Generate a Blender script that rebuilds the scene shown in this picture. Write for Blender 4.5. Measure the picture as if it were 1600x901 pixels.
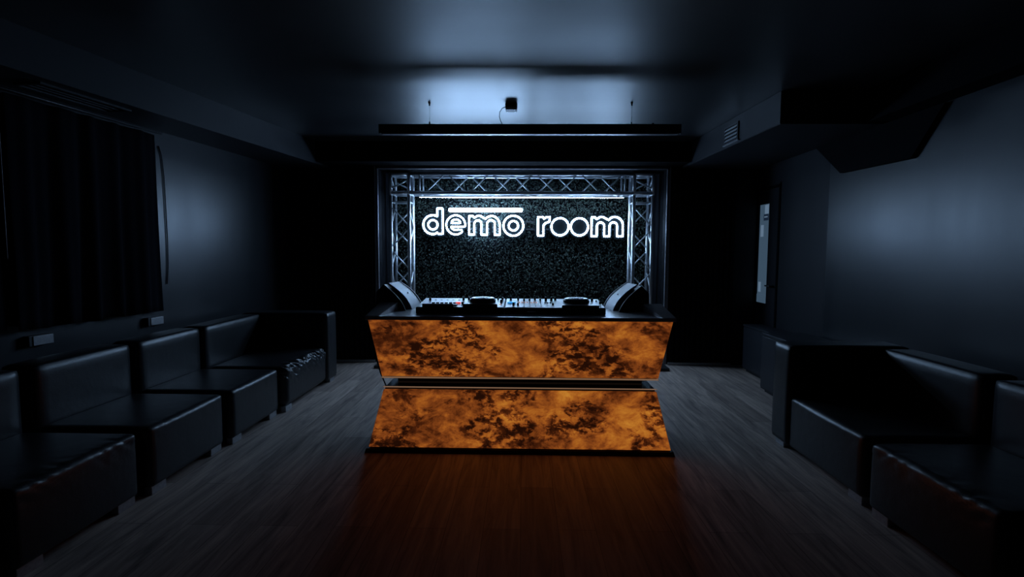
import bpy, bmesh, math, random
from math import pi, sin, cos, atan, radians, sqrt
from mathutils import Vector, Matrix, noise

S = bpy.context.scene
for o in list(bpy.data.objects): bpy.data.objects.remove(o)
C = bpy.context.collection
random.seed(7)

# ---------------------------------------------------------------- camera
cam = bpy.data.cameras.new('camera')
cam.sensor_width = 36; cam.lens = 18.0; cam.clip_start = 0.05
camo = bpy.data.objects.new('camera', cam); C.objects.link(camo)
camo.matrix_world = (Matrix.Translation((0, 0, 1.4)) @ Matrix.Rotation(atan(16/800), 4, 'Z')
                     @ Matrix.Rotation(pi/2 - atan(57/800), 4, 'X') @ Matrix.Rotation(radians(.28), 4, 'Z'))
S.camera = camo
# ---------------------------------------------------------------- world, exposure
w = bpy.data.worlds.new('world'); S.world = w; w.use_nodes = True
w.node_tree.nodes['Background'].inputs[0].default_value = (.2, .35, .7, 1)
w.node_tree.nodes['Background'].inputs[1].default_value = .002
S.view_settings.view_transform = 'Standard'; S.view_settings.look = 'None'
S.view_settings.gamma = 1; S.view_settings.exposure = 0
S.view_settings.use_curve_mapping = False
NEON = 30.0                 # strength of the neon sign, the room's main light
NEON_COL = (.38, .62, 1.0)
PANEL = 0.95                # strength of the backlit desk panels

# ---------------------------------------------------------------- materials
def nt(name):
    m = bpy.data.materials.new(name); m.use_nodes = True
    return m, m.node_tree, m.node_tree.nodes['Principled BSDF']
def N(t, typ, **k):
    n = t.nodes.new(typ)
    for a, v in k.items():
        if a.startswith('i_'): n.inputs[a[2:].replace('_', ' ')].default_value = v
        else: setattr(n, a, v)
    return n
def ramp(t, src, pts):
    r = t.nodes.new('ShaderNodeValToRGB'); e = r.color_ramp.elements
    while len(e) < len(pts): e.new(.5)
    for x, (p, c) in zip(e, pts):
        x.position = p; x.color = (*c, 1) if len(c) == 3 else c
    t.links.new(src, r.inputs[0]); return r
def simple(name, col, rough=.5, metal=0, spec=.5, bump=0, bscale=60, var=.15, coat=0):
    m, t, b = nt(name)
    tc = N(t, 'ShaderNodeTexCoord')
    no = N(t, 'ShaderNodeTexNoise', i_Scale=bscale, i_Detail=4.0)
    t.links.new(tc.outputs['Object'], no.inputs['Vector'])
    r = ramp(t, no.outputs['Fac'], [(.3, tuple(c*(1-var) for c in col)), (.7, tuple(min(1, c*(1+var)) for c in col))])
    t.links.new(r.outputs[0], b.inputs['Base Color'])
    b.inputs['Roughness'].default_value = rough; b.inputs['Metallic'].default_value = metal
    b.inputs['Specular IOR Level'].default_value = spec
    b.inputs['Coat Weight'].default_value = coat
    if bump:
        bp = N(t, 'ShaderNodeBump', i_Strength=bump, i_Distance=.01)
        t.links.new(no.outputs['Fac'], bp.inputs['Height']); t.links.new(bp.outputs[0], b.inputs['Normal'])
    return m
def wall_paint(name, col, rough, axis_scale, bump=.08, spec=.5):
    """satin paint with long faint roller marks"""
    m, t, b = nt(name)
    tc = N(t, 'ShaderNodeTexCoord'); mp = N(t, 'ShaderNodeMapping'); mp.inputs['Scale'].default_value = axis_scale
    no = N(t, 'ShaderNodeTexNoise', i_Scale=1.0, i_Detail=4.0)
    t.links.new(tc.outputs['Object'], mp.inputs[0]); t.links.new(mp.outputs[0], no.inputs['Vector'])
    b.inputs['Base Color'].default_value = (*col, 1)
    mr = N(t, 'ShaderNodeMapRange'); mr.inputs['To Min'].default_value = rough-.05; mr.inputs['To Max'].default_value = rough+.05
    t.links.new(no.outputs['Fac'], mr.inputs['Value']); t.links.new(mr.outputs[0], b.inputs['Roughness'])
    bp = N(t, 'ShaderNodeBump', i_Strength=bump, i_Distance=.01)
    t.links.new(no.outputs['Fac'], bp.inputs['Height']); t.links.new(bp.outputs[0], b.inputs['Normal'])
    b.inputs['Specular IOR Level'].default_value = spec
    return m
M = {}
M['wall'] = wall_paint('black_satin_wall', (.013, .015, .019), .36, (6, 6, .5))
M['wall_matt'] = wall_paint('black_matt_wall', (.010, .011, .015), .62, (6, 6, .5), spec=.3)
M['ceiling'] = wall_paint('black_satin_ceiling', (.018, .020, .025), .37, (.35, 3.0, 1), .12, 1.0)
M['ceiling'].node_tree.nodes['Principled BSDF'].inputs['IOR'].default_value = 1.75
M['beam'] = wall_paint('black_beam', (.003, .0035, .005), .85, (1, 1, 1), .02, .08)
M['soffit'] = wall_paint('dark_soffit', (.016, .018, .023), .55, (1, 1, 1), .02, .4)
M['trim'] = simple('grey_metal_trim', (.34, .34, .36), .35, .5)
M['black'] = simple('black_plastic', (.008, .009, .011), .5)
M['slat'] = simple('black_slat', (.004, .004, .006), .75, spec=.15)
M['cloth'] = simple('black_curtain_cloth', (.004, .0045, .008), .95, spec=.1, bump=.1, bscale=300)
M['alu'] = simple('brushed_aluminium', (.60, .62, .65), .36, .7, bump=.02)
M['steel'] = simple('polished_steel', (.55, .56, .58), .25, .9)
M['grille'] = simple('grey_speaker_grille', (.20, .21, .23), .42, .35, bump=.15, bscale=400)
M['cab'] = simple('black_speaker_cabinet', (.008, .008, .010), .55, bump=.1, bscale=200)
M['edge'] = simple('highlight_cord_grey', (.28, .27, .27), .45)  # pale grey for the speaker bevel highlight and the pull cord
M['counter'] = simple('grey_countertop', (.72, .74, .77), .28)
M['rim'] = simple('grey_metal_rim', (.50, .47, .48), .30, .2)
M['chrome'] = simple('chrome_strip', (.5, .45, .42), .25, 1)
M['darkglass'] = simple('dark_gloss', (.01, .009, .012), .15)
M['deck'] = simple('silver_deck_top', (.52, .55, .58), .38, .2)
M['knob'] = simple('black_knob', (.012, .012, .014), .45)
M['jog'] = simple('silver_jog_rim', (.5, .52, .55), .3, .7)
M['rubber'] = simple('black_cable', (.004, .004, .005), .6)
M['foot'] = simple('satin_metal_foot', (.34, .34, .35), .38, .5)
M['board'] = None
M['label_w'] = simple('white_paper', (.6, .62, .65), .6)
M['label_b'] = simple('dark_blue_sign', (.02, .035, .08), .5)
M['acrylic'] = simple('clear_blue_acrylic', (.005, .0062, .0066), .6, spec=0, var=.05)
M['ledge'] = simple('dark_grey_paint', (.02, .022, .028), .45)

def leather():
    m, t, b = nt('black_leather')
    tc = N(t, 'ShaderNodeTexCoord')
    n1 = N(t, 'ShaderNodeTexVoronoi', i_Scale=220.0); n2 = N(t, 'ShaderNodeTexNoise', i_Scale=6.0, i_Detail=4.0)
    t.links.new(tc.outputs['Object'], n1.inputs['Vector']); t.links.new(tc.outputs['Object'], n2.inputs['Vector'])
    b1 = N(t, 'ShaderNodeBump', i_Strength=.12, i_Distance=.002); b2 = N(t, 'ShaderNodeBump', i_Strength=.12, i_Distance=.03)
    t.links.new(n1.outputs['Distance'], b1.inputs['Height']); t.links.new(n2.outputs['Fac'], b2.inputs['Height'])
    t.links.new(b2.outputs[0], b1.inputs['Normal']); t.links.new(b1.outputs[0], b.inputs['Normal'])
    b.inputs['Base Color'].default_value = (.012, .013, .015, 1); b.inputs['Roughness'].default_value = .38
    b.inputs['Specular IOR Level'].default_value = .5
    return m
M['leather'] = leather()
def floor_mat():
    m, t, b = nt('dark_oak_laminate')
    tc = N(t, 'ShaderNodeTexCoord')
    mp = N(t, 'ShaderNodeMapping'); mp.inputs['Rotation'].default_value = (0, 0, pi/2)
    t.links.new(tc.outputs['Object'], mp.inputs[0])
    br = N(t, 'ShaderNodeTexBrick', offset=.37, i_Scale=1.0, i_Mortar_Size=.0012, i_Brick_Width=1.25, i_Row_Height=.19)
    br.inputs['Color1'].default_value = (.29, .235, .205, 1); br.inputs['Color2'].default_value = (.43, .355, .31, 1)
    br.inputs['Mortar'].default_value = (.04, .037, .035, 1)
    t.links.new(mp.outputs[0], br.inputs['Vector'])
    mg = N(t, 'ShaderNodeMapping'); mg.inputs['Scale'].default_value = (22, 1.6, 1)
    t.links.new(tc.outputs['Object'], mg.inputs[0])
    g = N(t, 'ShaderNodeTexNoise', i_Scale=1.0, i_Detail=7.0, i_Roughness=.65, i_Distortion=.8)
    t.links.new(mg.outputs[0], g.inputs['Vector'])
    gr = ramp(t, g.outputs['Fac'], [(.3, (.42, .42, .44)), (.7, (1.5, 1.45, 1.4))])
    mx = N(t, 'ShaderNodeMix', data_type='RGBA', blend_type='MULTIPLY'); mx.inputs[0].default_value = 1
    t.links.new(br.outputs['Color'], mx.inputs[6]); t.links.new(gr.outputs[0], mx.inputs[7])
    t.links.new(mx.outputs[2], b.inputs['Base Color'])
    mr = N(t, 'ShaderNodeMapRange'); mr.inputs['To Min'].default_value = .42; mr.inputs['To Max'].default_value = .6
    t.links.new(g.outputs['Fac'], mr.inputs['Value']); t.links.new(mr.outputs[0], b.inputs['Roughness'])
    bp = N(t, 'ShaderNodeBump', i_Strength=.12, i_Distance=.004)
    t.links.new(g.outputs['Fac'], bp.inputs['Height']); t.links.new(bp.outputs[0], b.inputs['Normal'])
    b.inputs['Specular IOR Level'].default_value = .22
    return m
M['floor'] = floor_mat()
def emis(name, col, s, rough=.3):
    m, t, b = nt(name)
    b.inputs['Base Color'].default_value = (.02, .02, .02, 1) if s < 2 else (.8, .8, .8, 1)
    b.inputs['Emission Color'].default_value = (*col, 1); b.inputs['Emission Strength'].default_value = s
    b.inputs['Roughness'].default_value = rough
    return m
M['neon'] = emis('neon_tube_glow', NEON_COL, NEON)
M['board'] = emis('lit_frosted_glass', (.050, .088, .135), .8)
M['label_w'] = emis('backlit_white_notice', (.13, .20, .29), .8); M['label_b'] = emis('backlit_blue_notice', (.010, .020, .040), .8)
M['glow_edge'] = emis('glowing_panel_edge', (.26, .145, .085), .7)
M['strip'] = emis('added_strip_glow', (.46, .70, 1.0), 140.0)
M['led_red'] = emis('red_pad_light', (1, .09, .06), .75)
M['led_blue'] = emis('blue_screen_light', (.03, .30, .80), .9)
M['led_orange'] = emis('orange_led', (1, .35, .08), .8)
def onyx(seed):
    """amber stone lit from behind: mottled clouds, dark inclusions, diagonal veins"""
    m, t, b = nt('backlit_amber_stone')
    tc = N(t, 'ShaderNodeTexCoord')
    mp = N(t, 'ShaderNodeMapping'); mp.inputs['Location'].default_value = (seed, seed*.7, seed*1.3)
    mp.inputs['Rotation'].default_value = (0, radians(24), 0); mp.inputs['Scale'].default_value = (.8, 1.6, 1.2)
    t.links.new(tc.outputs['Object'], mp.inputs[0])
    A = N(t, 'ShaderNodeTexNoise', i_Scale=2.4, i_Detail=5.0, i_Roughness=.66, i_Distortion=.35)
    B = N(t, 'ShaderNodeTexNoise', i_Scale=6.5, i_Detail=9.0, i_Roughness=.74, i_Distortion=.45)
    D = N(t, 'ShaderNodeTexNoise', i_Scale=19.0, i_Detail=7.0, i_Roughness=.66, i_Distortion=.3)
    E_ = N(t, 'ShaderNodeTexNoise', i_Scale=3.4, i_Detail=6.0, i_Roughness=.6, i_Distortion=.4)
    for q in (A, B, D, E_): t.links.new(mp.outputs[0], q.inputs['Vector'])
    m1 = N(t, 'ShaderNodeMath', operation='MULTIPLY_ADD'); m1.inputs[1].default_value = .50
    t.links.new(A.outputs['Fac'], m1.inputs[0])
    m2 = N(t, 'ShaderNodeMath', operation='MULTIPLY'); m2.inputs[1].default_value = .50
    t.links.new(B.outputs['Fac'], m2.inputs[0]); t.links.new(m2.outputs[0], m1.inputs[2])
    r = ramp(t, m1.outputs[0], [(.37, (.014, .0035, .0012)), (.44, (.062, .013, .003)), (.495, (.20, .047, .008)), (.545, (.34, .092, .012)), (.61, (.48, .165, .020)), (.70, (.62, .27, .035))])
    # dark mineral inclusions cluster in some areas
    ar = ramp(t, E_.outputs['Fac'], [(.47, (0, 0, 0)), (.58, (1, 1, 1))])
    dr = ramp(t, D.outputs['Fac'], [(.45, (0, 0, 0)), (.56, (1, 1, 1))])
    mm = N(t, 'ShaderNodeMath', operation='MULTIPLY'); t.links.new(ar.outputs[0], mm.inputs[0]); t.links.new(dr.outputs[0], mm.inputs[1])
    ms = N(t, 'ShaderNodeMath', operation='MULTIPLY'); ms.inputs[1].default_value = .88; t.links.new(mm.outputs[0], ms.inputs[0])
    sb = N(t, 'ShaderNodeMath', operation='MULTIPLY_ADD'); sb.inputs[1].default_value = -.17
    t.links.new(ms.outputs[0], sb.inputs[0]); t.links.new(m1.outputs[0], sb.inputs[2]); t.links.new(sb.outputs[0], r.inputs[0])
    t.links.new(r.outputs[0], b.inputs['Emission Color']); b.inputs['Emission Strength'].default_value = PANEL
    b.inputs['Base Color'].default_value = (.02, .01, .005, 1); b.inputs['Roughness'].default_value = .35
    b.inputs['Specular IOR Level'].default_value = .3
    return m
M['onyx'] = onyx(3.1)
M['onyx2'] = onyx(9.4)
def leafm():
    m, t, b = nt('boxwood_leaf')
    oi = N(t, 'ShaderNodeNewGeometry')
    r = ramp(t, oi.outputs['Random Per Island'], [(0, (.026, .032, .030)), (.6, (.040, .054, .045)), (1, (.075, .105, .082))])
    t.links.new(r.outputs[0], b.inputs['Base Color']); b.inputs['Roughness'].default_value = .65
    b.inputs['Specular IOR Level'].default_value = .25
    return m
M['leaf'] = leafm()

# ---------------------------------------------------------------- helpers
def link(name, bm, mat, parent=None, smooth=False):
    me = bpy.data.meshes.new(name); bm.normal_update()
    bm.to_mesh(me); bm.free()
    mats = mat if isinstance(mat, (list, tuple)) else [mat]
    for x in mats: me.materials.append(x)
    if smooth:
        for p in me.polygons: p.use_smooth = True
    o = bpy.data.objects.new(name, me); C.objects.link(o)
    if parent: o.parent = parent
    return o
def smooth_angle(o, deg=40):
    me = o.data
    for p in me.polygons: p.use_smooth = True
    bm = bmesh.new(); bm.from_mesh(me)
    for e in bm.edges:
        if len(e.link_faces) != 2 or e.calc_face_angle(0) > radians(deg): e.smooth = False
    bm.to_mesh(me); bm.free(); return o
def tag(o, label, cat, group=None, kind=None):
    o['label'] = label; o['category'] = cat
    if group: o['group'] = group
    if kind: o['kind'] = kind
    return o
def thing(name, loc, label, cat, rz=0, group=None):
    o = bpy.data.objects.new(name, None); C.objects.link(o); o.location = loc; o.rotation_euler = (0, 0, rz)
    o.empty_display_size = .1
    return tag(o, label, cat, group)
def struct(name, bm, mat, smooth=False):
    o = link(name, bm, mat, None, smooth); o['kind'] = 'structure'; return o
def box(bm, x0, x1, y0, y1, z0, z1, bev=0, mi=0):
    vs = [bm.verts.new((x, y, z)) for z in (z0, z1) for y in (y0, y1) for x in (x0, x1)]
    fs = [bm.faces.new([vs[i] for i in q]) for q in ((0, 2, 3, 1), (4, 5, 7, 6), (0, 1, 5, 4), (2, 6, 7, 3), (0, 4, 6, 2), (1, 3, 7, 5))]
    for f_ in fs: f_.material_index = mi
    if bev: bmesh.ops.bevel(bm, geom=list({e for f_ in fs for e in f_.edges}), offset=bev, segments=2, affect='EDGES', profile=.5)
    return vs
def hexa(bm, b, t, bev=0, mi=0):
    """b, t: four bottom and four top corners, counter-clockwise seen from above"""
    vb = [bm.verts.new(p) for p in b]; vt = [bm.verts.new(p) for p in t]
    fs = [bm.faces.new(vb[::-1]), bm.faces.new(vt)]
    for i in range(4):
        j = (i+1) % 4; fs.append(bm.faces.new([vb[i], vb[j], vt[j], vt[i]]))
    for f_ in fs: f_.material_index = mi
    if bev: bmesh.ops.bevel(bm, geom=list({e for f_ in fs for e in f_.edges}), offset=bev, segments=2, affect='EDGES')
def B(*a, **k):
    bm = bmesh.new(); box(bm, *a, **k); return bm
def tube(bm, p, q, r, n=10, caps=True, mi=0):
    p = Vector(p); q = Vector(q); d = q-p
    z = d.normalized(); x = z.orthogonal().normalized(); y = z.cross(x)
    a = [[bm.verts.new(c + x*r*cos(2*pi*i/n) + y*r*sin(2*pi*i/n)) for i in range(n)] for c in (p, q)]
    for i in range(n):
        j = (i+1) % n; f_ = bm.faces.new([a[0][i], a[0][j], a[1][j], a[1][i]]); f_.material_index = mi; f_.smooth = True
    if caps:
        for k_, l in enumerate(a):
            f_ = bm.faces.new(l[::-1] if k_ == 0 else l); f_.material_index = mi
def path(bm, pts, r, closed=False, n=8, mi=0):
    pts = [Vector(p) for p in pts]; m = len(pts); rings = []
    prev = None
    for i, p in enumerate(pts):
        a = pts[i-1] if (i > 0 or closed) else p; b_ = pts[(i+1) % m] if (i < m-1 or closed) else p
        t = (b_-a).normalized()
        x = prev - t*prev.dot(t) if prev else t.orthogonal()
        x.normalize(); prev = x; y = t.cross(x)
        rings.append([bm.verts.new(p + x*r*cos(2*pi*k/n) + y*r*sin(2*pi*k/n)) for k in range(n)])
    rng = range(m) if closed else range(m-1)
    for i in rng:
        A_, B_ = rings[i], rings[(i+1) % m]; off = 0
        if closed and i == m-1:
            off = min(range(n), key=lambda s: (A_[0].co-B_[s].co).length)
        for k in range(n):
            f_ = bm.faces.new([A_[k], A_[(k+1) % n], B_[(k+1+off) % n], B_[(k+off) % n]]); f_.smooth = True; f_.material_index = mi
    if not closed:
        bm.faces.new(rings[0][::-1]); bm.faces.new(rings[-1])
def lathe(bm, prof, cx, cy, n=40, mi=0):
    rings = [[bm.verts.new((cx+r*cos(2*pi*i/n), cy+r*sin(2*pi*i/n), z)) for i in range(n)] for r, z in prof]
    for a, b_ in zip(rings, rings[1:]):
        for i in range(n):
            j = (i+1) % n; f_ = bm.faces.new([a[i], a[j], b_[j], b_[i]]); f_.smooth = True; f_.material_index = mi
    bm.faces.new(rings[0][::-1]); bm.faces.new(rings[-1])
def prism(bm, prof, y0, y1, mi=0):
    """profile in x-z, counter-clockwise seen from -y, extruded along y"""
    a = [bm.verts.new((x, y0, z)) for x, z in prof]; b_ = [bm.verts.new((x, y1, z)) for x, z in prof]
    bm.faces.new(a).material_index = mi; bm.faces.new(b_[::-1]).material_index = mi
    for i in range(len(prof)):
        j = (i+1) % len(prof); bm.faces.new([a[j], a[i], b_[i], b_[j]]).material_index = mi
def copy_tree(o, parent=None):
    c = o.copy(); C.objects.link(c); c.parent = parent
    for ch in list(o.children): copy_tree(ch, c)
    return c
def softbox(x0, x1, y0, y1, z0, z1, r=.035, puff=.012, nn=(16, 16, 12), fn=None):
    """upholstered block: rounded corners, slightly domed faces"""
    bm = bmesh.new(); nx, ny, nz = nn
    L = Vector((x1-x0, y1-y0, z1-z0))/2; c = Vector((x0+x1, y0+y1, z0+z1))/2
    cache = {}
    def v(i, j, k):
        if (i, j, k) in cache: return cache[i, j, k]
        u = Vector((2*i/nx-1, 2*j/ny-1, 2*k/nz-1))
        u = Vector([math.copysign(abs(q)**.75, q) if abs(q) < 1 else q for q in u])   # rows gather near the edges
        p = Vector((u.x*L.x, u.y*L.y, u.z*L.z))
        q = Vector([max(-(l-r), min(l-r, a)) for a, l in zip(p, L)]); d = p-q
        if d.length > 1e-9: p = q + d.normalized()*r
        dome = (1-u.x**2 if abs(u.x) < 1 else 1)*(1-u.y**2 if abs(u.y) < 1 else 1)*(1-u.z**2 if abs(u.z) < 1 else 1)
        ax = max(range(3), key=lambda a: abs(u[a])); nrm = Vector((0, 0, 0)); nrm[ax] = 1 if u[ax] > 0 else -1
        w_ = 1
        for a in range(3):
            if a != ax: w_ *= (1-u[a]**2)**.5 if abs(u[a]) < 1 else 0
        p = p + nrm*puff*w_
        p += c
        if fn: p = fn(p, u)
        cache[i, j, k] = bm.verts.new(p); return cache[i, j, k]
    for (A_, n1, n2, mk) in ((0, ny, nz, lambda s, a, b_: (s*nx, a, b_)), (1, nx, nz, lambda s, a, b_: (a, s*ny, b_)), (2, nx, ny, lambda s, a, b_: (a, b_, s*nz))):
        for s in (0, 1):
            for a in range(n1):
                for b_ in range(n2):
                    q = [v(*mk(s, a, b_)), v(*mk(s, a+1, b_)), v(*mk(s, a+1, b_+1)), v(*mk(s, a, b_+1))]
                    if (s == 1) == (A_ == 1): q = q[::-1]
                    bm.faces.new(q)
    bmesh.ops.recalc_face_normals(bm, faces=bm.faces)
    for f_ in bm.faces: f_.smooth = True
    return bm

# ================================================================ SETTING
YB = 6.42            # wall with the alcove
ZC, ZS = 2.69, 2.43  # ceiling, underside of the soffits
def LW(y): return -3.30 + .098*(y-3.1)            # left wall, slightly splayed
def LS(y): return -2.885 + .150*(y-3.14)          # face of the left soffit
RW = 2.90
struct('floor', B(-4.2, 3.3, -2.6, 7.3, -.08, 0), M['floor'])
struct('ceiling', B(-4.2, 3.3, -2.6, 7.3, ZC, ZC+.1), M['ceiling'])
bm = bmesh.new(); hexa(bm, [(LW(-2.6)-.1, -2.6, 0), (LW(-2.6), -2.6, 0), (LW(YB), YB, 0), (LW(YB)-.1, YB, 0)],
                       [(LW(-2.6)-.1, -2.6, ZC), (LW(-2.6), -2.6, ZC), (LW(YB), YB, ZC), (LW(YB)-.1, YB, ZC)])
struct('wall_left', bm, M['wall'])
struct('wall_right', B(RW, RW+.1, -2.6, 4.96, 0, ZC), M['wall'])
bm = bmesh.new(); box(bm, RW, RW+.1, 4.96, 5.89, 0, ZC); box(bm, RW, RW+.1, 5.89, YB, 2.16, ZC)
struct('wall_right_far', bm, M['wall_matt'])
struct('wall_rear', B(-4.2, 3.3, -2.7, -2.6, 0, ZC), M['wall_matt'])
# back wall with the alcove opening
bm = bmesh.new()
box(bm, -3.1, -1.80, YB, YB+.12, 0, ZC); box(bm, 1.77, 3.1, YB, YB+.12, 0, ZC); box(bm, -1.80, 1.77, YB, YB+.12, 2.42, ZC)
struct('wall_back', bm, M['wall_matt'])
struct('wall_alcove_left', B(-1.9, -1.80, YB+.12, 7.25, 0, 2.5), M['beam']); struct('wall_alcove_right', B(1.77, 1.87, YB+.12, 7.25, 0, 2.5), M['beam'])
struct('ceiling_alcove', B(-1.80, 1.77, YB+.12, 7.25, 2.42, 2.5), M['beam']); struct('wall_alcove_back', B(-1.80, 1.77, 7.15, 7.25, 0, 2.42), M['beam'])
# beam across the back and the soffits along both sides
bm = bmesh.new(); box(bm, -2.6, 2.0, 6.08, YB, 2.455, ZC); struct('ceiling_beam', bm, M['beam'])
y0, y1 = -2.6, YB
bm = bmesh.new(); hexa(bm, [(LW(y0), y0, ZS), (LS(y0), y0, ZS), (LS(y1), y1, ZS), (LW(y1), y1, ZS)],
                       [(LW(y0), y0, ZC), (LS(y0), y0, ZC), (LS(y1), y1, ZC), (LW(y1), y1, ZC)])
struct('soffit_left', bm, M['soffit'])
bm = bmesh.new(); hexa(bm, [(2.05, 4.21, ZS), (RW, 4.21, ZS), (RW, YB, ZS), (1.94, YB, ZS)],
                       [(2.05, 4.21, ZC), (RW, 4.21, ZC), (RW, YB, ZC), (1.94, YB, ZC)], .005)
struct('soffit_right', bm, M['soffit'])
# narrow continuation along the right wall and the tapered drop below it
bm = bmesh.new(); box(bm, 2.72, RW, -2.6, 4.21, ZS+.01, ZC)
struct('soffit_near', bm, M['beam'])
bm = bmesh.new()
vs0 = [(5.16, 2.43), (4.75, 2.125), (3.905, 2.105), (3.62, 2.43)]
a = [bm.verts.new((RW, y, z)) for y, z in vs0]; b_ = [bm.verts.new((RW-.035, y, z)) for y, z in vs0]
bm.faces.new(a); bm.faces.new(b_[::-1])
for i in range(4): bm.faces.new([a[i], b_[i], b_[(i+1) % 4], a[(i+1) % 4]])
bmesh.ops.recalc_face_normals(bm, faces=bm.faces)
struct('bulkhead', bm, M['beam'])
# trim around the alcove: stepped profile
bm = bmesh.new()
for s, xi in ((-1, -1.80), (1, 1.77)):
    x = xi
    box(bm, min(x, x+s*.045), max(x, x+s*.045), YB-.020, YB+.0, 0, 2.455, .003)
    box(bm, min(x, x+s*.012), max(x, x+s*.012), YB-.032, YB-.02, 0, 2.42, .003)
    box(bm, min(x+s*.033, x+s*.045), max(x+s*.033, x+s*.045), YB-.032, YB-.02, 0, 2.455, .003)
box(bm, -1.845, 1.815, YB-.020, YB, 2.42, 2.455, .003)
box(bm, -1.80, 1.77, YB-.032, YB-.02, 2.42, 2.430, .002)
struct('trim_1', bm, M['trim'])
bm = bmesh.new(); box(bm, -2.88, -1.85, YB-.012, YB, 2.43, 2.452); box(bm, 1.82, 2.88, YB-.012, YB, 2.43, 2.452)
struct('trim_2', bm, M['ledge'])
bm = bmesh.new(); box(bm, -2.90, -1.85, YB-.075, YB-.06, 0, .035, .004); box(bm, 1.82, 2.60, YB-.075, YB-.06, 0, .035, .004)
struct('baseboard_back', bm, M['foot'])
# ribbed panels either side of the alcove
def ribs(name, x0, x1, label):
    bm = bmesh.new(); box(bm, x0, x1, YB-.018, YB-.001, .0, 2.43)
    n = int((x1-x0)/.062)
    for i in range(n):
        x = x0 + (i+.5)*(x1-x0)/n
        prism(bm, [(x-.020, 0), (x+.020, 0), (x+.020, 2.43), (x-.020, 2.43)], YB-.05, YB-.018)
    tag(link(name, bm, M['slat']), label, 'wall panel', 'ribbed panels beside the alcove')
ribs('ribbed_wall_panel', -2.88, -1.86, 'black ribbed wall panel left of the lit alcove')
ribs('ribbed_wall_panel', 1.83, 2.62, 'black ribbed wall panel right of the lit alcove')
# plain narrow panel left of the door and door in the right wall
d = bpy.data.objects.new('door_1', None); C.objects.link(d); d.location = (RW, 6.15, 0); d['kind'] = 'structure'
bm = bmesh.new()
box(bm, .0, .045, -.25, .25, .005, .80); box(bm, .0, .045, -.25, .25, 1.985, 2.15)
box(bm, .0, .045, -.25, -.015, .80, 1.985); box(bm, .0, .045, .235, .25, .80, 1.985)
link('door_leaf', bm, M['wall_matt'], d)
gp = link('door_glass', B(.010, .03, -.015, .235, .80, 1.985), M['board'], d)
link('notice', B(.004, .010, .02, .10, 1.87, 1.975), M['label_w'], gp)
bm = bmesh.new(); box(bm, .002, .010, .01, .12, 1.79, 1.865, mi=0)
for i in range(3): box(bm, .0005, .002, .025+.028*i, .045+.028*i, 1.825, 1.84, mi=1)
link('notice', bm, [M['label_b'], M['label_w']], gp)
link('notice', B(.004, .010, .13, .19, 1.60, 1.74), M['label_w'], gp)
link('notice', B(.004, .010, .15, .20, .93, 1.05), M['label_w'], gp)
link('kick_panel', B(.004, .010, -.012, .232, .803, .90), M['board'], gp)
bm = bmesh.new(); box(bm, -.012, .0, -.275, -.25, 0, 2.18, .002); box(bm, -.012, .0, .25, .265, 0, 2.18); box(bm, -.012, .0, -.275, .265, 2.155, 2.18)
link('door_frame', bm, M['beam'], d)
bm = bmesh.new(); tube(bm, (-.05, -.20, 1.02), (-.0, -.20, 1.02), .009); tube(bm, (-.05, -.21, 1.02), (-.05, -.09, 1.02), .009)
link('door_handle', bm, M['knob'], d)
# raised panel edge on the right wall nearer the camera
struct('trim_3', B(RW-.008, RW, 5.865, 5.89, 0, 2.2), M['beam'])

# ================================================================ GREEN WALL
bm = bmesh.new()
for i in range(30000):
    x = random.uniform(-1.775, 1.745); z = random.uniform(.03, 2.39); y = 7.085 + random.uniform(-.055, .035)
    s = random.uniform(.006, .012); l_ = s*random.uniform(1.2, 1.7)
    R_ = Matrix.Rotation(random.uniform(0, 2*pi), 3, 'Y') @ Matrix.Rotation(random.gauss(0, .5), 3, 'X') @ Matrix.Rotation(random.gauss(0, .45), 3, 'Z')
    pts = [Vector((0, 0, -l_)), Vector((s*.8, -.002, 0)), Vector((0, 0, l_)), Vector((-s*.8, -.002, 0))]
    vs = [bm.verts.new(R_ @ p + Vector((x, y, z))) for p in pts]
    bm.faces.new([vs[0], vs[1], vs[2]]); bm.faces.new([vs[0], vs[2], vs[3]])
tag(link('boxwood_leaves', bm, M['leaf']), 'dark green artificial boxwood leaves covering the alcove wall behind the sign', 'foliage wall', kind='stuff')

# ================================================================ NEON SIGN
YS = 6.965
sg = thing('neon_sign', (0, YS, 0), 'white neon sign reading demo room on the leafy wall', 'neon sign')
def P2(ox, oy, x, y):                       # drawing units of the lettering -> metres
    u = ox + x/12.01; v = oy + y/12.01
    return (u-817.0)*.00870, 1.594 + (371.0-v)*.00870
def arc(cx, cy, r, a0, a1, n=18, ry=None):
    return [(cx+r*cos(radians(a0+(a1-a0)*i/n)), cy+(ry or r)*sin(radians(a0+(a1-a0)*i/n))) for i in range(n+1)]
L = []
o1 = (650, 310); o2 = (735, 310); o3 = (825, 310); o4 = (900, 310)
L.append(('letter_d', o1, [[(410, 195), (510, 195), (510, 670), (432, 670), (405, 642)] + arc(322, 498, 176, 72, 296, 34) + [(410, 345)], arc(326, 500, 88, 0, 345, 24)]))
L.append(('letter_e', o1, [arc(755, 500, 178, 10, -318+5, 44) + [(862, 592)] + arc(755, 510, 88, 60, 168, 12) + [(668, 532)],
                           [(672, 468)] + arc(758, 465, 84, 195, 345, 14, 66) + [(844, 468)]]))
L.append(('letter_m', o2, [[(-15, 335), (55, 335), (85, 368)] + arc(168, 420, 92, 225, 300, 8) + [(288, 388)] + arc(405, 500, 152, 232, 360, 18, 168) +
                           [(558, 682), (465, 682)] + arc(393, 480, 71, 0, -180, 14) + [(322, 682), (215, 682)] + arc(150, 480, 67, 0, -180, 14) + [(83, 680), (-15, 680)]]))
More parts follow.
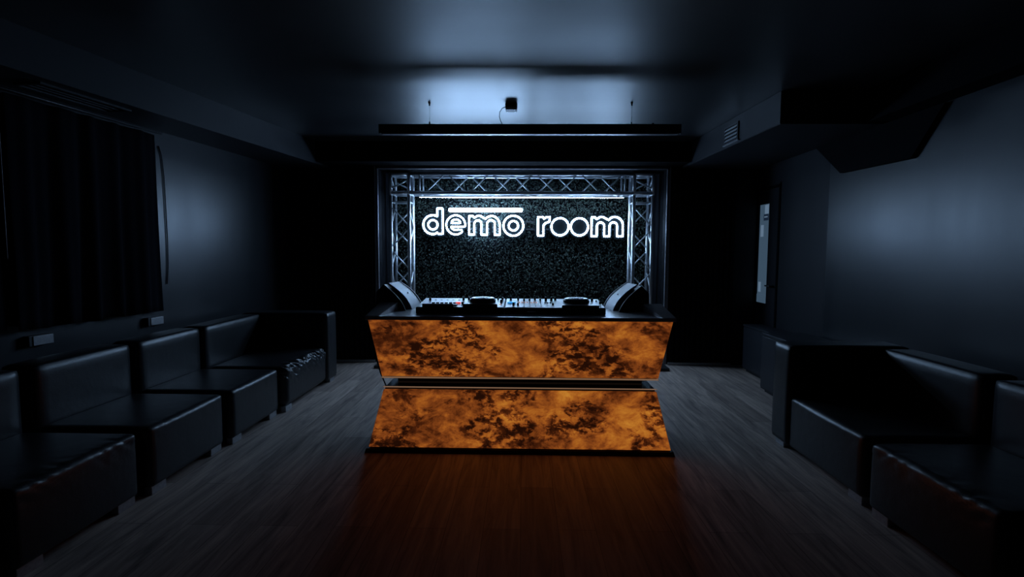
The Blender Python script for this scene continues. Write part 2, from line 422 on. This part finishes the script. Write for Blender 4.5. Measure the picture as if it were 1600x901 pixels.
L.append(('letter_o', o2, [arc(812, 512, 186, 0, 351, 40), arc(812, 512, 88, 0, 345, 24)]))
L.append(('letter_r', o3, [[(190, 350), (285, 350), (302, 383), (345, 352), (408, 345), (404, 430)] + arc(400, 530, 108, 262, 180, 8, 88) + [(292, 695), (190, 695)]]))
L.append(('letter_o', o3, [arc(600, 528, 160, 0, 351, 40)]))
L.append(('letter_o', o3, [arc(962, 528, 160, 0, 351, 40)]))
L.append(('letter_m', o4, [[(285, 350), (345, 350), (382, 388)] + arc(470, 435, 92, 228, 300, 8) + [(603, 402)] + arc(715, 500, 150, 236, 360, 18, 158) +
                           [(865, 700), (760, 700)] + arc(690, 512, 71, 0, -180, 14) + [(619, 700), (520, 700)] + arc(453, 512, 68, 0, -180, 14) + [(385, 700), (285, 700)]]))
def resample(pts, step, closed=True):
    out = []; n = len(pts)
    for i in range(n if closed else n-1):
        a = Vector(pts[i]); b2 = Vector(pts[(i+1) % n]); k = max(1, int((b2-a).length/step))
        out += [tuple(a.lerp(b2, j/k)) for j in range(k)]
    return out
def backing(name, loops, grow, parent):
    cu = bpy.data.curves.new(name, 'CURVE'); cu.dimensions = '2D'; cu.fill_mode = 'BOTH'; cu.offset = 0; cu.extrude = .003
    for lp in loops:
        s = cu.splines.new('POLY'); s.points.add(len(lp)-1); s.use_cyclic_u = True
        for q, p in zip(s.points, lp): q.co = (p[0], p[1], 0, 1)
    cu.offset = grow
    t_ = bpy.data.objects.new(name, cu); C.objects.link(t_)
    t_.rotation_euler = (pi/2, 0, 0)
    dg = bpy.context.evaluated_depsgraph_get()
    me = bpy.data.meshes.new_from_object(t_.evaluated_get(dg)); bpy.data.objects.remove(t_)
    me.transform(Matrix.Rotation(pi/2, 4, 'X')); me.transform(Matrix.Translation((0, .022, 0)))
    me.materials.clear(); me.materials.append(M['acrylic'])
    o = bpy.data.objects.new(name, me); C.objects.link(o); o.parent = parent; return o
for nm, org, loops in L:
    bm = bmesh.new(); outer = None
    for k, lp in enumerate(loops):
        pts = [P2(*org, *p) for p in resample(lp, 22)]
        path(bm, [(x, 0, z) for x, z in pts], .0120 if nm != 'letter_e' else .0105, True, 8)
        if k == 0: outer = pts
    lt = link(nm, bm, M['neon'], sg)
    ar_ = sum(outer[i-1][0]*outer[i][1]-outer[i][0]*outer[i-1][1] for i in range(len(outer)))
    backing('backing_plate', [outer if ar_ > 0 else outer[::-1]], .036, lt)
bm = bmesh.new()
(xa, za) = P2(*o1, 655, 224); (xb, zb) = P2(*o2, 948, 226)
path(bm, [(xa, 0, za), (xa+.001, 0, za), (xb-.001, 0, za), (xb, 0, za)], .027, False, 12)
for x in (xa, xb): bmesh.ops.create_uvsphere(bm, u_segments=12, v_segments=8, radius=.027, matrix=Matrix.Translation((x, 0, za)))
link('overline_bar', bm, M['neon'], sg, True)
bm = bmesh.new(); box(bm, -1.30, 1.30, .030, .040, 1.70, 1.72); box(bm, -1.30, 1.30, .030, .040, 1.80, 1.82)
link('mounting_rail', bm, M['black'], sg)

# ================================================================ TRUSS
YF, YR = 6.545, 6.78; H = .235; zb_, zt_ = 2.144, 2.379
tr = thing('lighting_truss', (0, 6.66, 0), 'silver aluminium box truss arch standing in front of the leafy wall', 'truss')
def chord(p, q, par): 
    bm = bmesh.new(); tube(bm, p, q, .0225, 14); return link('chord', bm, M['alu'], par)
def brace(p, q, par, r=.009):
    bm = bmesh.new(); tube(bm, p, q, r, 8); return link('brace', bm, M['alu'], par)
def sub(name):
    # a part mesh that carries its own chords and braces
    bm = bmesh.new(); return bm
def at(par, p): return (p[0], p[1]-6.66, p[2])
def column(x0, x1, flip):
    """x0 left chord, x1 right chord"""
    bm = bmesh.new()
    for z in (.01, 2.03):
        pass
    box(bm, x0-.05, x1+.05, YF-.05-6.66, YR+.05-6.66, 0, .012, .002)
    col = link('truss_column', bm, M['alu'], tr)
    for x in (x0, x1):
        for y in (YF, YR): chord(at(col, (x, y, .012)), at(col, (x, y, zb_-.03)), col)
    zs = []
    z = 1.985
    while z > .1: zs.append(z); z -= .275
    for y, ph in ((YF, 0), (YR, 1)):
        for i in range(len(zs)-1):
            a_, b2 = (x0, x1) if (i+ph) % 2 == 0 else (x1, x0)
            brace(at(col, (a_, y, zs[i]-.012)), at(col, (b2, y, zs[i+1]+.012)), col)
    for x, ph in ((x0, 1), (x1, 0)):
        for i in range(len(zs)-1):
            a_, b2 = (YF, YR) if (i+ph) % 2 == 0 else (YR, YF)
            brace(at(col, (x, a_, zs[i]-.012)), at(col, (x, b2, zs[i+1]+.012)), col)
    for y in (YF, YR): brace(at(col, (x0, y, 2.03)), at(col, (x1, y, 2.03)), col)
    for x in (x0, x1): brace(at(col, (x, YF, 2.03)), at(col, (x, YR, 2.03)), col)
    return col
XL0, XL1, XR0, XR1 = -1.679, -1.447, 1.402, 1.637
column(XL0, XL1, False); column(XR0, XR1, True)
def corner(x0, x1, s):
    bm = bmesh.new(); box(bm, x0-.02, x1+.02, YF-6.66+.02, YR-6.66-.02, zt_-.004, zt_+.004)
    cb = link('corner_block', bm, M['alu'], tr)
    for x in (x0, x1):
        for y in (YF, YR): chord(at(0, (x, y, zb_-.03)), at(0, (x, y, zt_+.02)), cb)
    for y in (YF, YR):
        for z in (zb_, zt_): chord(at(cb, (x0, y, z)), at(cb, (x1, y, z)), cb)
    for x in (x0, x1):
        for z in (zb_, zt_): chord(at(cb, (x, YF, z)), at(cb, (x, YR, z)), cb)
    xo, xi = (x0, x1) if s < 0 else (x1, x0)
    brace(at(cb, (xo, YF, zb_+.05)), at(cb, (xi, YF, zt_-.07)), cb)
    brace(at(cb, (xo, YR, zt_-.07)), at(cb, (xi, YR, zb_+.05)), cb)
    brace(at(cb, (xo, YF, zt_-.03)), at(cb, (xo, YR, zb_+.05)), cb)
corner(XL0, XL1, -1); corner(XR0, XR1, 1)
bm = bmesh.new(); tube(bm, at(0, (XL1, YF, zb_)), at(0, (XR0, YF, zb_)), .0225, 14)
be = link('truss_beam', bm, M['alu'], tr)
for x in (-1.31, 1.285):
    for y in (YF, YR): brace(at(0, (x, y, zb_)), at(0, (x, y, zt_)), be, .011)
    for z in (zb_, zt_): brace(at(0, (x, YF, z)), at(0, (x, YR, z)), be, .011)
for y in (YF, YR):
    for z in (zb_, zt_):
        if (y, z) != (YF, zb_): chord(at(be, (XL1, y, z)), at(be, (XR0, y, z)), be)
for k in range(9):
    xa = -1.255+.281*k; xb = xa+.281
    for y, ph in ((YF, 0), (YR, 1)):
        a_, b2 = (zb_, zt_) if (k+ph) % 2 == 0 else (zt_, zb_)
        brace(at(be, (xa+.018, y, a_)), at(be, (xb-.018, y, b2)), be)
    for z, ph in ((zb_, 0), (zt_, 1)):
        a_, b2 = (YF, YR) if (k+ph) % 2 == 0 else (YR, YF)
        brace(at(be, (xa+.018, a_, z)), at(be, (xb-.018, b2, z)), be)

ls = thing('added_led_strip', (0, YR, zb_-.0315), 'added white LED strip along the underside of the rear truss tube, to light the floor', 'added light strip')  # strip added to brighten floor and leaves and give the bright tube line
link('strip_profile', B(-1.36, 1.32, -.011, .011, 0, .008), M['alu'], ls)
link('strip_diffuser', B(-1.355, 1.315, -.008, .008, -.003, 0), M['strip'], ls)

# ================================================================ DJ DESK
DX = -.016
dk = thing('dj_desk', (DX, 3.85, 0), 'hourglass shaped booth with two glowing amber stone panels and a grey top', 'dj desk')
FY = 3.465-3.85
zt, zw1, zw0, zbt = .937, .500, .432, .030
WB = -.0+FY+.13      # front plane at the waist
xt, xw, xb_ = 1.046, .975, 1.056
def fr(zz):          # front half width and y at a height
    if zz >= zw1: k = (zz-zw1)/(zt-zw1); return xw+.012+(xt-xw-.012)*k, WB+(FY-WB)*k
    k = (zw0-zz)/(zw0-zbt); return xw+(xb_-xw)*k, WB+(FY-WB)*k
# body behind the panels
bm = bmesh.new()
BK = .40
def sect(zz, ins):
    x, y = fr(zz); return [(-x+ins, y+ins, zz), (x-ins, y+ins, zz), (x-ins, BK, zz), (-x+ins, BK, zz)]
hexa(bm, sect(zbt, .012), sect(zw0, .012)); hexa(bm, sect(zw1, .012), sect(zt, .012))
hexa(bm, [(-xw+.09, WB+.07, zw0), (xw-.09, WB+.07, zw0), (xw-.09, BK-.02, zw0), (-xw+.09, BK-.02, zw0)],
     [(-xw+.09, WB+.07, zw1), (xw-.09, WB+.07, zw1), (xw-.09, BK-.02, zw1), (-xw+.09, BK-.02, zw1)])
link('desk_body', bm, M['darkglass'], dk)
def panel(name, z0, z1, mat, mg=.006):
    bm = bmesh.new()
    x0_, y0_ = fr(z0); x1_, y1_ = fr(z1)
    hexa(bm, [(-x0_+mg, y0_-.004, z0), (x0_-mg, y0_-.004, z0), (x0_-mg, y0_+.010, z0), (-x0_+mg, y0_+.010, z0)],
         [(-x1_+mg, y1_-.004, z1), (x1_-mg, y1_-.004, z1), (x1_-mg, y1_+.010, z1), (-x1_+mg, y1_+.010, z1)], .0015)
    return link(name, bm, mat, dk)
panel('upper_stone_panel', zw1+.012, zt-.004, M['onyx'])['label'] = 'upper glowing amber stone panel'
panel('lower_stone_panel', zbt+.010, zw0-.016, M['onyx2'])['label'] = 'lower glowing amber stone panel'
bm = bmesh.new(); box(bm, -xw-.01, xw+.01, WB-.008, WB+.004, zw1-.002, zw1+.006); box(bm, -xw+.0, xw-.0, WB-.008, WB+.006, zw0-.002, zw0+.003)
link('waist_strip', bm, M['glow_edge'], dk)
bm = bmesh.new(); hexa(bm, [(-1.075, FY-.012, 0), (1.075, FY-.012, 0), (1.05, BK, 0), (-1.05, BK, 0)], [(-1.066, FY-.004, zbt), (1.066, FY-.004, zbt), (1.04, BK, zbt), (-1.04, BK, zbt)])
link('plinth', bm, M['black'], dk)
link('countertop', B(-1.052, 1.052, FY-.004, BK+.02, zt, .953, .003), M['counter'], dk)
link('front_trim', B(-1.058, 1.058, FY-.010, FY+.022, zt-.004, .958, .002), M['rim'], dk)
for s in (-1, 1):
    bm = bmesh.new()
    Y0_, Y1_ = FY-.006, -.012
    q = [(s*1.058, Y0_), (s*.965, Y0_), (s*.925, Y1_), (s*1.058, Y1_)]
    if s > 0: q = q[::-1]
    lo = [(x, y, .953) for x, y in q]; hi = [(x, y, .960 if y < -.2 else 1.018) for x, y in q]
    if s > 0: lo, hi = lo, hi
    hexa(bm, lo, hi, .002); bmesh.ops.recalc_face_normals(bm, faces=bm.faces)
    link('side_rim', bm, M['rim'], dk)
# cables hanging behind the left side
bm = bmesh.new()
path(bm, [(-1.115, .0, .70), (-1.118, .02, .56), (-1.09, .03, .44), (-1.045, .03, .33), (-1.035, .03, .26), (-1.06, .06, .08), (-1.12, .20, .008), (-1.10, .6, .006)], .006, False, 6)
cb = tag(link('power_cable', bm, M['rubber']), 'black power cable looping down beside the left end of the booth', 'cable')
cb.location = (DX-.02, 3.85+.12, 0)
# low riser in front of the alcove, its ends just showing past the booth
st = thing('low_riser', (-.01, 6.17, 0), 'low black riser on the floor behind the booth, in front of the alcove', 'riser')
link('riser_deck', B(-1.76, 1.76, -.16, .16, .006, .034, .004), M['black'], st)
for x in (-1.6, -.5, .5, 1.6): link('riser_pad', B(x-.04, x+.04, -.12, .12, 0, .006), M['rubber'], st)

# ---- monitor speakers with curved grilles
def speaker(s, loc, label):
    t = thing('monitor_speaker', loc, label, 'speaker', radians(-9)*s if s > 0 else radians(9)*-s*-1, 'monitor speakers on the booth')
    t.rotation_euler = (0, 0, radians(-9)*s)
    def prof(h, wd, bulge, low=0, left=-.065):
        pts = [(left, low), (left*.9, h*.72), (0, h)]
        a = Vector((0, h)); b2 = Vector((wd, low)); n_ = Vector((h-low, wd)).normalized(); out = []
        for i in range(1, 17):
            u = i/16; p = a.lerp(b2, u) + n_*bulge*4*u*(1-u)*(.7+.6*u); out.append((p.x, p.y))
        pts += out
        return [(s*x, z) for x, z in pts]
    def pr(bm, pf, y0, y1): 
        prism(bm, pf, y0, y1); bmesh.ops.recalc_face_normals(bm, faces=bm.faces)
    bm = bmesh.new(); pr(bm, prof(.195, .175, .020), .0, .012); smooth_angle(link('cheek', bm, M['cab'], t), 30)
    bm = bmesh.new(); pts = prof(.195, .175, .020)[2:]
    path(bm, [(x, .002, z) for x, z in pts], .0022, False, 6); link('cheek_highlight', bm, M['edge'], t)  # pale line put in as the highlight on the cheek's bevel
    bm = bmesh.new(); pr(bm, prof(.165, .150, .018), .012, .10); smooth_angle(link('cabinet', bm, M['cab'], t), 30)
    bm = bmesh.new(); pr(bm, prof(.202, .190, .026), .095, .31); smooth_angle(link('grille', bm, M['grille'], t), 30)
    bm = bmesh.new(); pr(bm, prof(.206, .196, .027), .31, .325); smooth_angle(link('cheek', bm, M['cab'], t), 30)
    bm = bmesh.new(); 
    q = [(s*-.012, .150), (s*.034, .150), (s*.030, .172), (s*.0, .194)]
    pr(bm, q, .012, .10); link('handle', bm, M['grille'], t)
    bm = bmesh.new(); g = prof(.202, .190, .026)[10]
    bmesh.ops.create_uvsphere(bm, u_segments=12, v_segments=8, radius=.007, matrix=Matrix.Translation((g[0]+s*.001, .20, g[1])))
    link('badge', bm, M['jog'], t, True)
    return t
speaker(1, (-1.055, 3.865, .953), 'left black monitor speaker with curved grey grille on the booth top')
speaker(-1, (.900, 3.865, .953), 'right black monitor speaker with curved grey grille on the booth top')

# ---- dj decks
def zdeck(y): return 1.002 + (y+.18)*.085
def deckbody(bm, x0, x1):
    hexa(bm, [(x0, -.18, .953), (x1, -.18, .953), (x1, .19, .953), (x0, .19, .953)],
         [(x0, -.18, 1.000), (x1, -.18, 1.000), (x1, .19, 1.031), (x0, .19, 1.031)], .003)
def topplate(x0, x1, par):
    bm = bmesh.new(); e = .006
    hexa(bm, [(x0+e, -.172, 1.0), (x1-e, -.172, 1.0), (x1-e, .184, 1.030), (x0+e, .184, 1.030)],
         [(x0+e, -.172, 1.0035), (x1-e, -.172, 1.0035), (x1-e, .184, 1.0335), (x0+e, .184, 1.0335)])
    link('top_plate', bm, M['deck'], par)
def jogwheel(cx, cy, par):
    z = zdeck(cy)
    bm = bmesh.new(); lathe(bm, [(.098, z-.012), (.098, z+.016), (.090, z+.020)], cx, cy); jw = link('jog_wheel', bm, M['knob'], par)
    bm = bmesh.new(); lathe(bm, [(.090, z+.0201), (.090, z+.026), (.082, z+.030), (.060, z+.028)], cx, cy); link('jog_rim', bm, M['jog'], jw)
    bm = bmesh.new(); lathe(bm, [(.058, z+.028), (.056, z+.0295), (.01, z+.0295)], cx, cy); link('jog_disc', bm, M['darkglass'], jw)
def knob(x, y, par, r=.009, h=.022, cap=None):
    z = zdeck(y); bm = bmesh.new(); lathe(bm, [(r, z-.001), (r*.9, z+h), (r*.5, z+h+.001)], x, y, 14)
    k = link('knob', bm, M['knob'], par)
    if cap:
        bm = bmesh.new(); lathe(bm, [(r*.45, z+h+.0015), (r*.4, z+h+.004), (r*.1, z+h+.004)], x, y, 10); link('knob_cap', bm, M['jog'], k)
def fader(x, y0, y1, yk, par):
    bm = bmesh.new(); hexa(bm, [(x-.003, y0, zdeck(y0)), (x+.003, y0, zdeck(y0)), (x+.003, y1, zdeck(y1)), (x-.003, y1, zdeck(y1))],
                           [(x-.003, y0, zdeck(y0)+.003), (x+.003, y0, zdeck(y0)+.003), (x+.003, y1, zdeck(y1)+.003), (x-.003, y1, zdeck(y1)+.003)])
    s_ = link('fader_slot', bm, M['knob'], par)
    z = zdeck(yk); link('fader_cap', B(x-.007, x+.007, yk-.011, yk+.011, z+.002, z+.018, .002), M['knob'], s_)
def button(x, y, par, mat, w_=.010, d_=.008, h=.006):
    z = zdeck(y); link('button', B(x-w_, x+w_, y-d_, y+d_, z, z+h, .001), M[mat], par)
def housing(x0, x1, y0, y1, par, h):
    bm = bmesh.new(); hexa(bm, [(x0, y0, .956), (x1, y0, .956), (x1, y1, .956), (x0, y1, .956)],
                           [(x0, y0, h), (x1, y0, h), (x1, y1, zdeck(y1)+.006), (x0, y1, zdeck(y1)+.006)], .003)
    return link('front_housing', bm, M['black'], par)
t1 = thing('dj_controller', (-.448, 3.835, 0), 'black dj controller with jog wheel and lit red pad, left half of the booth top', 'dj controller')
bm = bmesh.new(); deckbody(bm, -.318, .318); link('body', bm, M['black'], t1); topplate(-.318, .318, t1)
housing(-.268, -.045, -.200, -.165, t1, 1.030); housing(.022, .27, -.200, -.165, t1, 1.030)
jogwheel(.148, .06, t1)
for i in range(6):
    x = -.215+.032*i; z = zdeck(-.10)
    link('pad', B(x-.011, x+.011, -.135, -.075, z, z+.008, .002), M['knob'], t1)
for i in range(6):
    x = -.215+.032*i; button(x, -.03, t1, 'knob', .011, .014, .008)
button(-.030, -.03, t1, 'led_red', .016, .020, .010); link('pad', B(-.050, -.028, -.135, -.075, zdeck(-.1), zdeck(-.1)+.008, .002), M['knob'], t1)
knob(-.26, .08, t1); fader(.005, -.13, .05, -.06, t1); knob(-.005, .10, t1); knob(.035, .12, t1, cap=1)
for i in range(5): button(-.22+.045*i, .11, t1, 'jog', .008, .006, .004)
knob(.29, .02, t1); button(.285, -.07, t1, 'led_orange', .004, .004, .005); knob(.262, .13, t1, .006, .012, 1); knob(.295, .12, t1)
t2 = thing('dj_controller', (.237, 3.835, 0), 'black dj mixer controller with blue screen and faders, right half of the booth top', 'dj controller')
bm = bmesh.new(); deckbody(bm, -.362, .362); link('body', bm, M['black'], t2); topplate(-.362, .362, t2)
housing(.048, .312, -.200, -.165, t2, 1.024)
jogwheel(.175, .06, t2)
z = zdeck(-.0); link('screen', B(-.345, -.285, -.02, .03, z+.001, z+.010, .001), M['led_blue'], t2)
knob(-.325, .12, t2, .008, .03, 1); knob(-.30, -.10, t2)
for i, (x, yk) in enumerate(((-.268, -.09), (-.222, .08), (-.180, .09), (-.138, .12), (-.098, .10))):
    fader(x, -.14, .12, yk, t2)
for i in range(7):
    button(-.258+.020*i + (.01 if i > 3 else 0), .015+.01*(i % 2), t2, 'led_orange', .004, .004, .005)
knob(-.138, .15, t2, .007, .032, 1); knob(-.055, .09, t2, .010, .03, 1); knob(-.012, .10, t2, .010, .028, 1)
knob(-.268, .10, t2, .007, .030)
for x in (-.065, -.045, -.025): button(x, .01, t2, 'jog', .006, .005, .005)
knob(-.01, -.08, t2, .008, .016); knob(.02, .12, t2); knob(.30, .10, t2); knob(.33, .08, t2, .006, .01, 1); knob(.345, -.02, t2)
link('serial_strip', B(-.20, -.14, -.1815, -.180, .972, .976), M['jog'], t2)

# ================================================================ SOFAS
def wr(amp, yc=None, zc=.39, seed=0.):
    """creases gathered near the top front edge of the seat"""
    def fn(p, u):
        k = math.exp(-((p.z-zc)/.10)**2)*max(0, 1-abs(u.x-1)/.35)
        q = Vector((p.x*5+seed, p.y*6, p.z*24+p.y*14))
        n1 = noise.noise(q)+.5*noise.noise(q*2.1)
        ridge = 1-abs(n1)*2
        return p + Vector((.7, 0, .7))*amp*k*(ridge-.5)
    return fn
def sofa_module(front, back, y0, y1, label, arm=None, wrinkle=0, dens=(16, 16, 12), group=None):
    """front / back: x of the seat front and of the backrest face; the module stands on the floor"""
    s = 1 if front > back else -1
    yc = (y0+y1)/2; t = thing('leather_sofa_module', (front, yc, 0), label, 'sofa', 0, group)
    d_ = abs(front-back); l_ = (y1-y0)/2; fn = None
    if wrinkle:
        base = wr(wrinkle)
        fn = base
    sb = softbox(-d_, 0, -l_, l_, .045, .395, .060 if wrinkle > .02 else .022, .010, dens, fn)
    bb = softbox(-d_-.20, -d_+.005, -l_, l_, .045, .745, .022, .008, (10, 14, 14))
    for bm in (sb, bb):
        if s < 0:
            for v in bm.verts: v.co.x = -v.co.x
            bmesh.ops.reverse_faces(bm, faces=bm.faces)
    link('seat', sb, M['leather'], t); link('backrest', bb, M['leather'], t)
    ft = [(-.035, -l_+.075), (-.035, l_-.075), (-d_-.12, -l_+.075), (-d_-.12, l_-.075)]
    if arm:
        a0, a1 = arm; A0, A1 = a0-yc, a1-yc
        ab = softbox(-d_-.20, .012, A0, A1, .045, .755, .022, .006, (16, 8, 14))
        if s < 0:
            for v in ab.verts: v.co.x = -v.co.x
            bmesh.ops.reverse_faces(ab, faces=ab.faces)
        link('armrest', ab, M['leather'], t)
        if A0 > 0: ft[1] = (-.035, A1-.09); ft[3] = (-d_-.12, A1-.09)
        else: ft[1] = (-.035, A1-.09)
    for i, (x, y) in enumerate(ft):
        link('foot', B(min(s*x-.022, s*x+.022), max(s*x-.022, s*x+.022), y-.06, y+.06, 0, .050, .003), M['foot'], t)
    return t
G = 'black leather sofa modules along the left wall'
sofa_module(-2.035, -2.725, 4.31, 5.235, 'far left black leather corner sofa module with armrest and creased seat', (5.24, 5.50), .036, (40, 100, 28), G)
sofa_module(-2.075, -2.735, 3.56, 4.255, 'black leather sofa module left side, next to the armrest module', None, .004, (24, 24, 18), G)
sofa_module(-2.10, -2.745, 2.785, 3.495, 'black leather sofa module left side, second from the armrest module', None, .004, (24, 24, 18), G)
sofa_module(-2.12, -2.755, 2.02, 2.715, 'nearest black leather sofa module on the left, cut by the frame edge', None, .006, (26, 50, 20), G)
G = 'black leather sofa modules along the right wall'
sofa_module(1.885, 2.50, 2.785, 3.565, 'right side black leather sofa module with a square armrest', (3.57, 3.805), .004, (24, 24, 18), G)
sofa_module(1.870, 2.49, 1.96, 2.71, 'nearest black leather sofa module on the right, cut by the frame edge', None, .008, (26, 40, 20), G)

# ================================================================ RIGHT SIDE CABINETS
def cabinet(x0, x1, y0, y1, h, label):
    t = thing('low_cabinet', ((x0+x1)/2, (y0+y1)/2, 0), label, 'cabinet', 0, 'low black cabinets by the right wall')
    w_, d_ = (x1-x0)/2, (y1-y0)/2
    link('cabinet_body', B(-w_, w_, -d_, d_, .03, h-.02, .004), M['black'], t)
    link('cabinet_top', B(-w_-.01, w_, -d_-.01, d_, h-.02, h, .003), M['ledge'], t)
    link('cabinet_door', B(-w_-.012, -w_, -d_+.02, d_-.02, .05, h-.035, .003), M['ledge'], t)
    bm = bmesh.new(); box(bm, -w_+.03, w_-.03, -d_+.03, d_-.03, 0, .03); link('plinth', bm, M['black'], t)
cabinet(2.44, 2.86, 4.30, 5.20, .60, 'black low cabinet just behind the right sofa armrest')
cabinet(2.64, 2.86, 5.30, 6.10, .56, 'black low cabinet under the glass door panel, far right corner')

# ================================================================ CURTAINS, SOCKETS, VENTS
def curtain(name, y0, y1, z0, z1, label, seed):
    bm = bmesh.new(); n = 150; m_ = 22; g = {}
    for i in range(n+1):
        u = i/n; y = y0+(y1-y0)*u
        for j in range(m_+1):
            v = j/m_; z = z1+(z0-z1)*v
            f_ = .026*sin(y*27+seed+1.4*sin(y*6.3+seed)+.5*v)+.008*sin(y*57+seed*2+v*.8)+.012*noise.noise(Vector((y*5, v*2, seed)))
            yy = y + (.035*v if y1-y < .2 else 0)*(1-(y1-y)/.2 if y1-y < .2 else 0)
            g[i, j] = bm.verts.new((LW(y)+.075+f_*(.45+.55*v), yy, z+.006*sin(y*20)*(v > .95)))
    for i in range(n):
        for j in range(m_): bm.faces.new([g[i, j], g[i+1, j], g[i+1, j+1], g[i, j+1]]).smooth = True
    o = link(name, bm, M['cloth']); md = o.modifiers.new('thickness', 'SOLIDIFY'); md.thickness = .004; md.offset = 0
    tag(o, label, 'curtain', 'black curtains on the left wall')
curtain('window_curtain', 3.17, 4.345, .88, 2.37, 'wide black pleated curtain hanging on the left wall above the sofas', 1.3)
curtain('window_curtain', 2.30, 3.10, .90, 2.37, 'black curtain at the left frame edge, beyond a narrow gap', 4.1)
bm = bmesh.new(); tube(bm, (LW(2.25)+.075, 2.25, 2.395), (LW(4.40)+.075, 4.40, 2.395), .011)
cr = tag(link('curtain_rail', bm, M['black']), 'black curtain rail under the left soffit', 'curtain rail')
bm = bmesh.new()
path(bm, [(LW(3.135)+.085, 3.135, 2.34-.1*i) for i in range(11)], .0025, False, 6)
tag(link('pull_cord', bm, M['edge']), 'thin pull cord hanging in the gap between the two curtains', 'cord')
bm = bmesh.new()
pts = [(4.40, 2.30), (4.43, 2.22), (4.445, 2.05), (4.45, 1.8), (4.455, 1.5), (4.45, 1.25), (4.43, 1.10)]
path(bm, [(LW(y)+.008, y, z) for y, z in [(a+.05, b) for a, b in pts]], .005, False, 6)
tag(link('wall_cable', bm, M['rubber']), 'thin black cable running down the left wall beside the curtain', 'cable')
def socket(y, label):
    t = thing('wall_socket', (LW(y), y, .76), label, 'socket', radians(-5.6), 'sockets under the curtain')
    link('socket_box', B(0, .045, -.08, .08, 0, .07, .003), M['black'], t)
    link('face_plate', B(.045, .050, -.055, .078, .004, .066, .002), M['foot'], t)
socket(4.30, 'small grey wall socket under the right end of the curtain')
socket(3.35, 'small grey wall socket under the curtain at the left, nearer the camera')
# slot vent in the underside of the left soffit
t = thing('slot_vent', (-3.03, 3.50, ZS), 'long dark slot vent in the underside of the left soffit', 'vent', radians(-7))
bm = bmesh.new(); box(bm, -.10, -.08, -.32, .32, -.012, 0); box(bm, .08, .10, -.32, .32, -.012, 0); box(bm, -.08, .08, -.32, -.30, -.012, 0); box(bm, -.08, .08, .30, .32, -.012, 0)
link('vent_frame', bm, M['ledge'], t)
link('vent_void', B(-.08, .08, -.30, .30, -.003, 0), M['slat'], t)
for x in (-.03, .02): link('vent_blade', B(x, x+.008, -.30, .30, -.010, -.003), M['ledge'], t)
# grille on the face of the right soffit
gx = 2.05-.05*(5.06-4.21)
t = thing('air_grille', (gx, 5.06, 2.545), 'small louvred air grille on the face of the right soffit', 'vent', radians(2.85))
bm = bmesh.new(); W_, HH = .145, .085
box(bm, -.012, 0, -W_, -W_+.018, -HH, HH); box(bm, -.012, 0, W_-.018, W_, -HH, HH); box(bm, -.012, 0, -W_+.018, W_-.018, HH-.016, HH); box(bm, -.012, 0, -W_+.018, W_-.018, -HH, -HH+.016)
link('grille_frame', bm, M['ledge'], t)
link('grille_void', B(-.003, 0, -W_+.018, W_-.018, -HH+.016, HH-.016), M['slat'], t)
for k in range(4):
    z = -.052+.034*k; bm = bmesh.new()
    hexa(bm, [(-.018, -W_+.02, z-.012), (-.003, -W_+.02, z+.010), (-.003, W_-.02, z+.010), (-.018, W_-.02, z-.012)][::-1],
         [(-.018, -W_+.02, z-.009), (-.003, -W_+.02, z+.013), (-.003, W_-.02, z+.013), (-.018, W_-.02, z-.009)][::-1])
    bmesh.ops.recalc_face_normals(bm, faces=bm.faces)
    link('louvre', bm, M['counter'], t)
link('grille_sill', B(-.022, 0, -W_-.02, W_+.01, -HH-.012, -HH, .002), M['trim'], t)

# ================================================================ HANGING LINEAR LAMP
t = thing('linear_pendant_lamp', (.05, 4.53, 2.416), 'long black linear lamp, switched off, hanging on two wires below the ceiling', 'ceiling lamp')
link('lamp_housing', B(-1.305, 1.305, -.03, .03, .006, .084, .002), M['black'], t)
link('lamp_diffuser', B(-1.28, 1.28, -.022, .022, -.001, .006, .001), M['trim'], t)
for x in (-1.298, 1.298):
    bm = bmesh.new(); bmesh.ops.create_uvsphere(bm, u_segments=10, v_segments=6, radius=.006, matrix=Matrix.Translation((x, -.026, .004))); link('end_screw', bm, M['jog'], t, True)
for x in (-.865, .884):
    bm = bmesh.new(); tube(bm, (x, 0, .084), (x, 0, .25), .0016, 6); wv = link('suspension_wire', bm, M['steel'], t)
    bm = bmesh.new(); tube(bm, (x, 0, .245), (x, 0, ZC-2.416), .007, 10); tube(bm, (x, 0, .262), (x, 0, .274), .010, 10); link('ceiling_hook', bm, M['knob'], wv)
    bm = bmesh.new(); box(bm, x-.05, x+.05, -.012, .012, .084, .089); tube(bm, (x, 0, .088), (x, 0, .108), .006, 8); link('wire_clip', bm, M['knob'], wv)
link('cable_gland', B(1.11-.05, 1.125-.05, -.008, .008, .084, .097), M['knob'], t)
t = thing('junction_box', (-.105, 4.585, ZC), 'small square black junction box on the ceiling above the linear lamp', 'junction box')
link('box_body', B(-.052, .052, -.05, .05, -.050, 0, .008), M['knob'], t)
link('box_lid', B(-.048, .048, -.046, .046, -.056, -.050, .003), M['black'], t)
for x, y in ((-.035, -.034), (.03, -.034), (-.035, .03), (.033, .03)):
    bm = bmesh.new(); tube(bm, (x, y, -.060), (x, y, -.056), .005, 8); link('lid_screw', bm, M['jog'], t)
link('cable_clamp', B(-.04, .045, -.056, -.050, -.046, -.036, .001), M['trim'], t)
bm = bmesh.new(); p0 = Vector((-.157, 4.585, 2.655))
path(bm, [(-.158, 4.58, 2.665), (-.185, 4.57, 2.65), (-.205, 4.555, 2.615), (-.208, 4.54, 2.57), (-.195, 4.53, 2.53), (-.180, 4.53, 2.500)], .003, False, 6)
tag(link('lamp_cable', bm, M['rubber']), 'thin curved cable from the junction box down to the linear lamp', 'cable')
